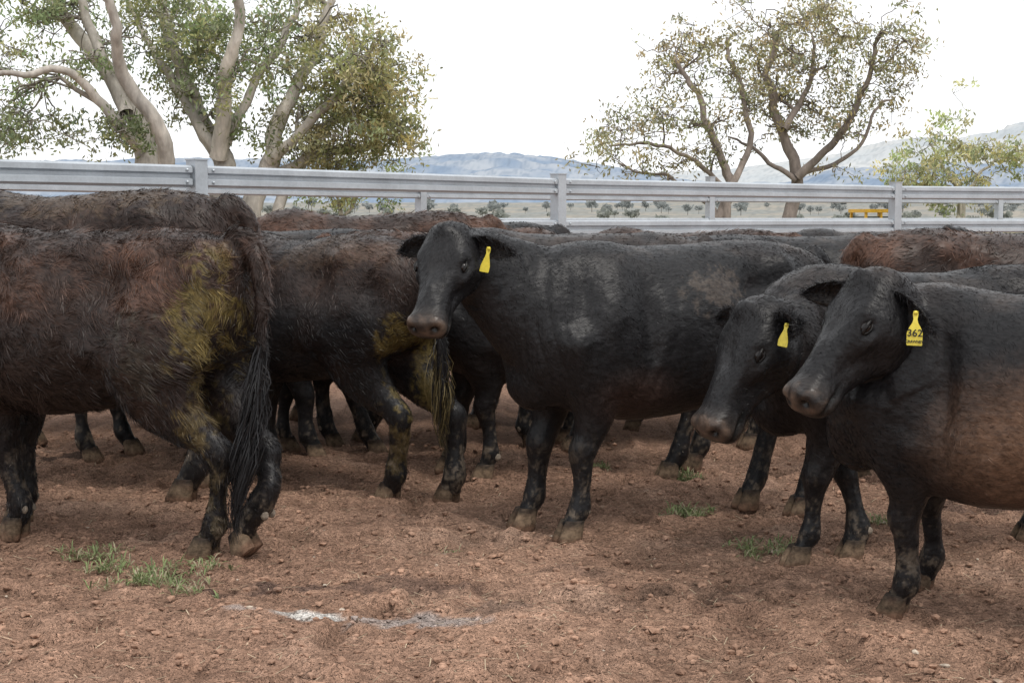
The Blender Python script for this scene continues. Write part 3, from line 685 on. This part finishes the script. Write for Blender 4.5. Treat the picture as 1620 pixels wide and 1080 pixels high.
tree('gum_tree',27,[([(235,330),(222,235),(165,125),(95,45),(20,-50)],.27,.10,1),([(222,235),(150,150),(100,122),(-10,118)],.11,.04,-1),([(200,180),(140,70),(100,-40)],.14,.07,.5),
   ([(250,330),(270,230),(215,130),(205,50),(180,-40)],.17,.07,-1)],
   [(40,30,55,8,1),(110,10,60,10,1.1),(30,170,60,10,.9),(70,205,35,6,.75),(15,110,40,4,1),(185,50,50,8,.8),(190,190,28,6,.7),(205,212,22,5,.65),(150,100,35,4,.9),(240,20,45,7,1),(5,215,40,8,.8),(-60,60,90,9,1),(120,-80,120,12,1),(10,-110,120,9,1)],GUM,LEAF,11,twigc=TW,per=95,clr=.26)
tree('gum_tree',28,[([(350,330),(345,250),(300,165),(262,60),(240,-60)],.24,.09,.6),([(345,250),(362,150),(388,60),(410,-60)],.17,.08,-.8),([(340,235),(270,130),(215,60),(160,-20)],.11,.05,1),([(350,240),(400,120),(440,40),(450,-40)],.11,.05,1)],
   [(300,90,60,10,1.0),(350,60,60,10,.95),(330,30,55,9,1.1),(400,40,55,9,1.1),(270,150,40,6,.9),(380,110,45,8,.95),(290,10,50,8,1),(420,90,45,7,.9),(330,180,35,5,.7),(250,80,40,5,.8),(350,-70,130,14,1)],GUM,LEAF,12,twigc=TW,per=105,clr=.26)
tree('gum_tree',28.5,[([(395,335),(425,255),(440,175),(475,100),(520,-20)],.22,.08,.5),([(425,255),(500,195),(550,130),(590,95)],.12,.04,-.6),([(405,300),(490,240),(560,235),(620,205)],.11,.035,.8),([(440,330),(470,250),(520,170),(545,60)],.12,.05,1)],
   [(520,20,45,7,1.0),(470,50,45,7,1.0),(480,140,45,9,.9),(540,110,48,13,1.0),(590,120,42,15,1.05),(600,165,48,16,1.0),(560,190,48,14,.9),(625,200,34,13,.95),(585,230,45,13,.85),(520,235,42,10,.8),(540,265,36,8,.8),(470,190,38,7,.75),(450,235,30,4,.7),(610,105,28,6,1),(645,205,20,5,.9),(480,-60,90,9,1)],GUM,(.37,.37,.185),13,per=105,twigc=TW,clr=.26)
OAK=(.24,.20,.175); L2C=(.34,.325,.18)
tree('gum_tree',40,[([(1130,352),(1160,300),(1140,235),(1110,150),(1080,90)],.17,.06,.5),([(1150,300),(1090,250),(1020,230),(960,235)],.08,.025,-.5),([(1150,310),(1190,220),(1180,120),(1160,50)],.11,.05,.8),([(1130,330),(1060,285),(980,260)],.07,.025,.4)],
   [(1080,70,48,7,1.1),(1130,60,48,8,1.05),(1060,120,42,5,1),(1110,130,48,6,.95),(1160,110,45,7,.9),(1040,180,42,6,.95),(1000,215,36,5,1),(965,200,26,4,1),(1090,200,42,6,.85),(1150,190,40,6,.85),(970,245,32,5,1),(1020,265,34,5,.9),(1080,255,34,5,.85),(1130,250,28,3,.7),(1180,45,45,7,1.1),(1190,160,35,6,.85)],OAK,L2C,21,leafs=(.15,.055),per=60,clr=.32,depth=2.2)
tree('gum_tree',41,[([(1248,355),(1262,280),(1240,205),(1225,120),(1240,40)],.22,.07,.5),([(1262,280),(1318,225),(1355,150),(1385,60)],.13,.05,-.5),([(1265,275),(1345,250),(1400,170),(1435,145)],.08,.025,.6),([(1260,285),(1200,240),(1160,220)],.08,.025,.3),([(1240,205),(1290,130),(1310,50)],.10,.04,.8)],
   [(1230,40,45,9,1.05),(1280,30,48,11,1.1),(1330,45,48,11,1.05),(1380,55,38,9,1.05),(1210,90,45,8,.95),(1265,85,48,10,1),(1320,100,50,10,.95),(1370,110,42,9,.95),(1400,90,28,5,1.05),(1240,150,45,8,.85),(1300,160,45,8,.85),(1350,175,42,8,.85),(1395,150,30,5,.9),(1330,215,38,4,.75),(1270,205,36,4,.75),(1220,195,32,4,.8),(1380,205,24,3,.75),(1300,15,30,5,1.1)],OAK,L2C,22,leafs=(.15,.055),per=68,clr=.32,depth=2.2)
tree('pale_gum_tree',56,[([(1515,352),(1522,310),(1500,260),(1480,225)],.12,.04,.5),([(1525,305),(1560,270),(1600,245)],.08,.03,.4),([(1520,320),(1455,290),(1425,275)],.06,.02,.4)],
   [(1480,225,34,6,1),(1520,220,38,8,1.1),(1560,230,34,7,1),(1600,255,30,6,1),(1440,265,28,5,1),(1480,275,34,6,.9),(1530,270,36,7,.95),(1580,285,30,5,.9),(1440,305,26,5,.85),(1500,310,30,5,.8)],(.38,.35,.28),(.44,.46,.25),23,leafs=(.22,.09),per=66,clr=.36,depth=2)
tree('shrub',32,[([(540,340),(535,315),(520,300)],.05,.02,.2),([(545,340),(570,310)],.04,.02,.2)],[(480,308,20,5,1),(520,303,22,6,1),(560,308,20,5,1),(600,315,18,3,.9)],(.3,.26,.2),(.28,.32,.15),24,per=60,clr=.16,leafs=(.1,.04))
# distant trees on the plain
g=Geo(); r=np.random.default_rng(31)
for i in range(170):
    Yt=r.uniform(260,1000); px=r.uniform(-40,1700); X0=(px-810)/FPX*Yt; zb=-1.2+ (np.clip((Yt-350)/1300,0,1))*20
    hgt=r.uniform(2.0,5)*(.6+Yt/900*.9); k=70
    u_=nrm(r.normal(0,1,(k,3)))*r.random((k,1))**.4*np.array([hgt*.6,hgt*.6,hgt*.34])+np.array([X0,Yt,zb+hgt*.55])
    q=.10*hgt; a=r.normal(0,q,(k,3)); b_=r.normal(0,q,(k,3)); hz=min(.9,.35+Yt/1300); col=np.array([.17,.175,.11])*(1-hz)+np.array([.29,.31,.31])*hz  # distance haze painted in: colour fades to grey with depth
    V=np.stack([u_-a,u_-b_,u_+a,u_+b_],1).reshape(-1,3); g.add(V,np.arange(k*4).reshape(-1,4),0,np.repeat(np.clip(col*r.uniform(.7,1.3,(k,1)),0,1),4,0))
    tube(g,[(X0,Yt,zb-1),(X0,Yt,zb+hgt*.5)],[.03*hgt,.02*hgt],np.array([.2,.18,.16]),5)
g.obj('distant_trees',[M_leaf],smooth=False)
# ------------------------------------------------------------------ HILLS
def ridge(name,y0,y1,prof,colA,colB,seed,nx=700,ny=70,rough=.22,veg=1.,plain=0):
    pxs=np.linspace(-500,2100,nx); tt=np.linspace(0,1,ny)
    PX,TT=np.meshgrid(pxs,tt); Yv=y0+(y1-y0)*TT; Xv=(PX-810)/FPX*Yv
    top=np.interp(PX,[p[0] for p in prof],[ (345-p[1])/FPX*y1+1.4 for p in prof])
    Q=np.stack([Xv.ravel()/ (y1*.05),Yv.ravel()/(y1*.05),np.zeros(Xv.size)],1)
    n=fbm(Q,seed,5).reshape(Xv.shape); rdg=1-np.abs(fbm(Q*1.3+5,seed+3,4)).reshape(Xv.shape)*2
    s_=sm(0,1,TT)
    Z=-1.2-3+ (top+4.2)*(s_*(.82+rough*rdg*.6)+rough*n*.5*np.sin(math.pi*TT))
    Z=np.where(TT<.02,-20,Z)
    V=np.stack([Xv.ravel(),Yv.ravel(),Z.ravel()],1)
    m=np.clip(.5+1.6*fbm(Q*2.6,seed+8,4),0,1)[:,None]
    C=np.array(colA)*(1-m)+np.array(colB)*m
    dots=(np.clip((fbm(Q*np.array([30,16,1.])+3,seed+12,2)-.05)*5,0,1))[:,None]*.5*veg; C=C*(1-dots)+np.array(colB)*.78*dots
    idx=np.arange(ny*nx).reshape(ny,nx); F=np.stack([idx[:-1,:-1].ravel(),idx[:-1,1:].ravel(),idx[1:,1:].ravel(),idx[1:,:-1].ravel()],1)
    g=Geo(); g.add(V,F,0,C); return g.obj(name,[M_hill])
ridge('foothill_plain',350,1500,[(-900,318),(600,318),(1000,318),(1300,310),(1700,305),(2600,300)],(.31,.285,.245),(.235,.245,.235),201,rough=.12,veg=1.2)  # tan-olive slope, paled by haze put into its colours
ridge('hills',1700,3000,[(-900,258),(300,250),(600,250),(700,243),(800,236),(870,244),(950,256),(1050,278),(1150,290),(1250,284),(1330,262),(1450,256),(1620,256),(2600,266)],(.33,.36,.40),(.20,.255,.335),211,rough=.24)  # blue-grey air haze is painted into the base colours
ridge('far_hills',3400,5200,[(-900,275),(600,275),(1000,268),(1150,262),(1300,240),(1400,212),(1480,205),(1560,193),(1620,181),(1800,170),(2600,190)],(.47,.48,.48),(.39,.42,.44),221,rough=.16,veg=1.2)  # paler still: heavier haze painted into these colours
# ------------------------------------------------------------------ LOADER
par=bpy.data.objects.new('yellow_wheel_loader',None); scene.collection.objects.link(par)
c0=P(1380,350,60); par.location=(c0[0],60,-1.0); par.rotation_euler=(0,0,.3)
g=Geo(); YC=(.62,.36,.03); DK=(.03,.03,.03); GL=(.10,.12,.13)
def bx(c,s,col): V,F=box(c,s); g.add(V,F,0,col)
bx((0,0,2.70),(1.5,1.35,.14),YC)
for sx in (-.66,0.05,.66):
    for sy in (-.58,.58): bx((sx,sy,2.15),(.09,.09,.96),YC)
bx((0,0,1.5),(1.5,1.3,.5),YC); bx((0,0,2.1),(1.2,1.05,.75),GL); bx((-1.5,0,1.35),(1.7,1.2,.75),YC); bx((-2.3,0,1.3),(.12,1.0,.6),DK)
bx((1.5,0,.95),(1.8,.8,.5),YC); bx((-.3,0,.85),(3.6,.8,.4),DK)
for sy in (-.3,.3):
    V,F=loft([(1.1,sy,1.35,.06,.12,.12,0),(2.1,sy,1.15,.06,.14,.14,0),(2.8,sy,.5,.06,.1,.1,0)],(0,1,0),8,2,.7); g.add(V,F,0,YC)
V,F=loft([(3.0,-1.1,.45,.35,.40,.35,0),(3.0,1.1,.45,.35,.40,.35,0)],(1,0,0),10,1,.6); g.add(V,F,0,YC)
for sx in (-1.5,1.4):
    for sy in (-.85,.85):
        V,F=loft([(sx,sy-.22,.68,.60,.60,.60,0),(sx,sy-.18,.68,.68,.68,.68,0),(sx,sy+.18,.68,.68,.68,.68,0),(sx,sy+.22,.68,.60,.60,.60,0)],(1,0,0),24,1,1); g.add(V,F,0,DK)
        V,F=loft([(sx,sy-.24,.68,.28,.28,.28,0),(sx,sy+.24,.68,.28,.28,.28,0)],(1,0,0),16,1,1); g.add(V,F,0,YC)
l=g.obj('body',[M_yel],smooth=False); l.parent=par
print('done',time.time()-T0)
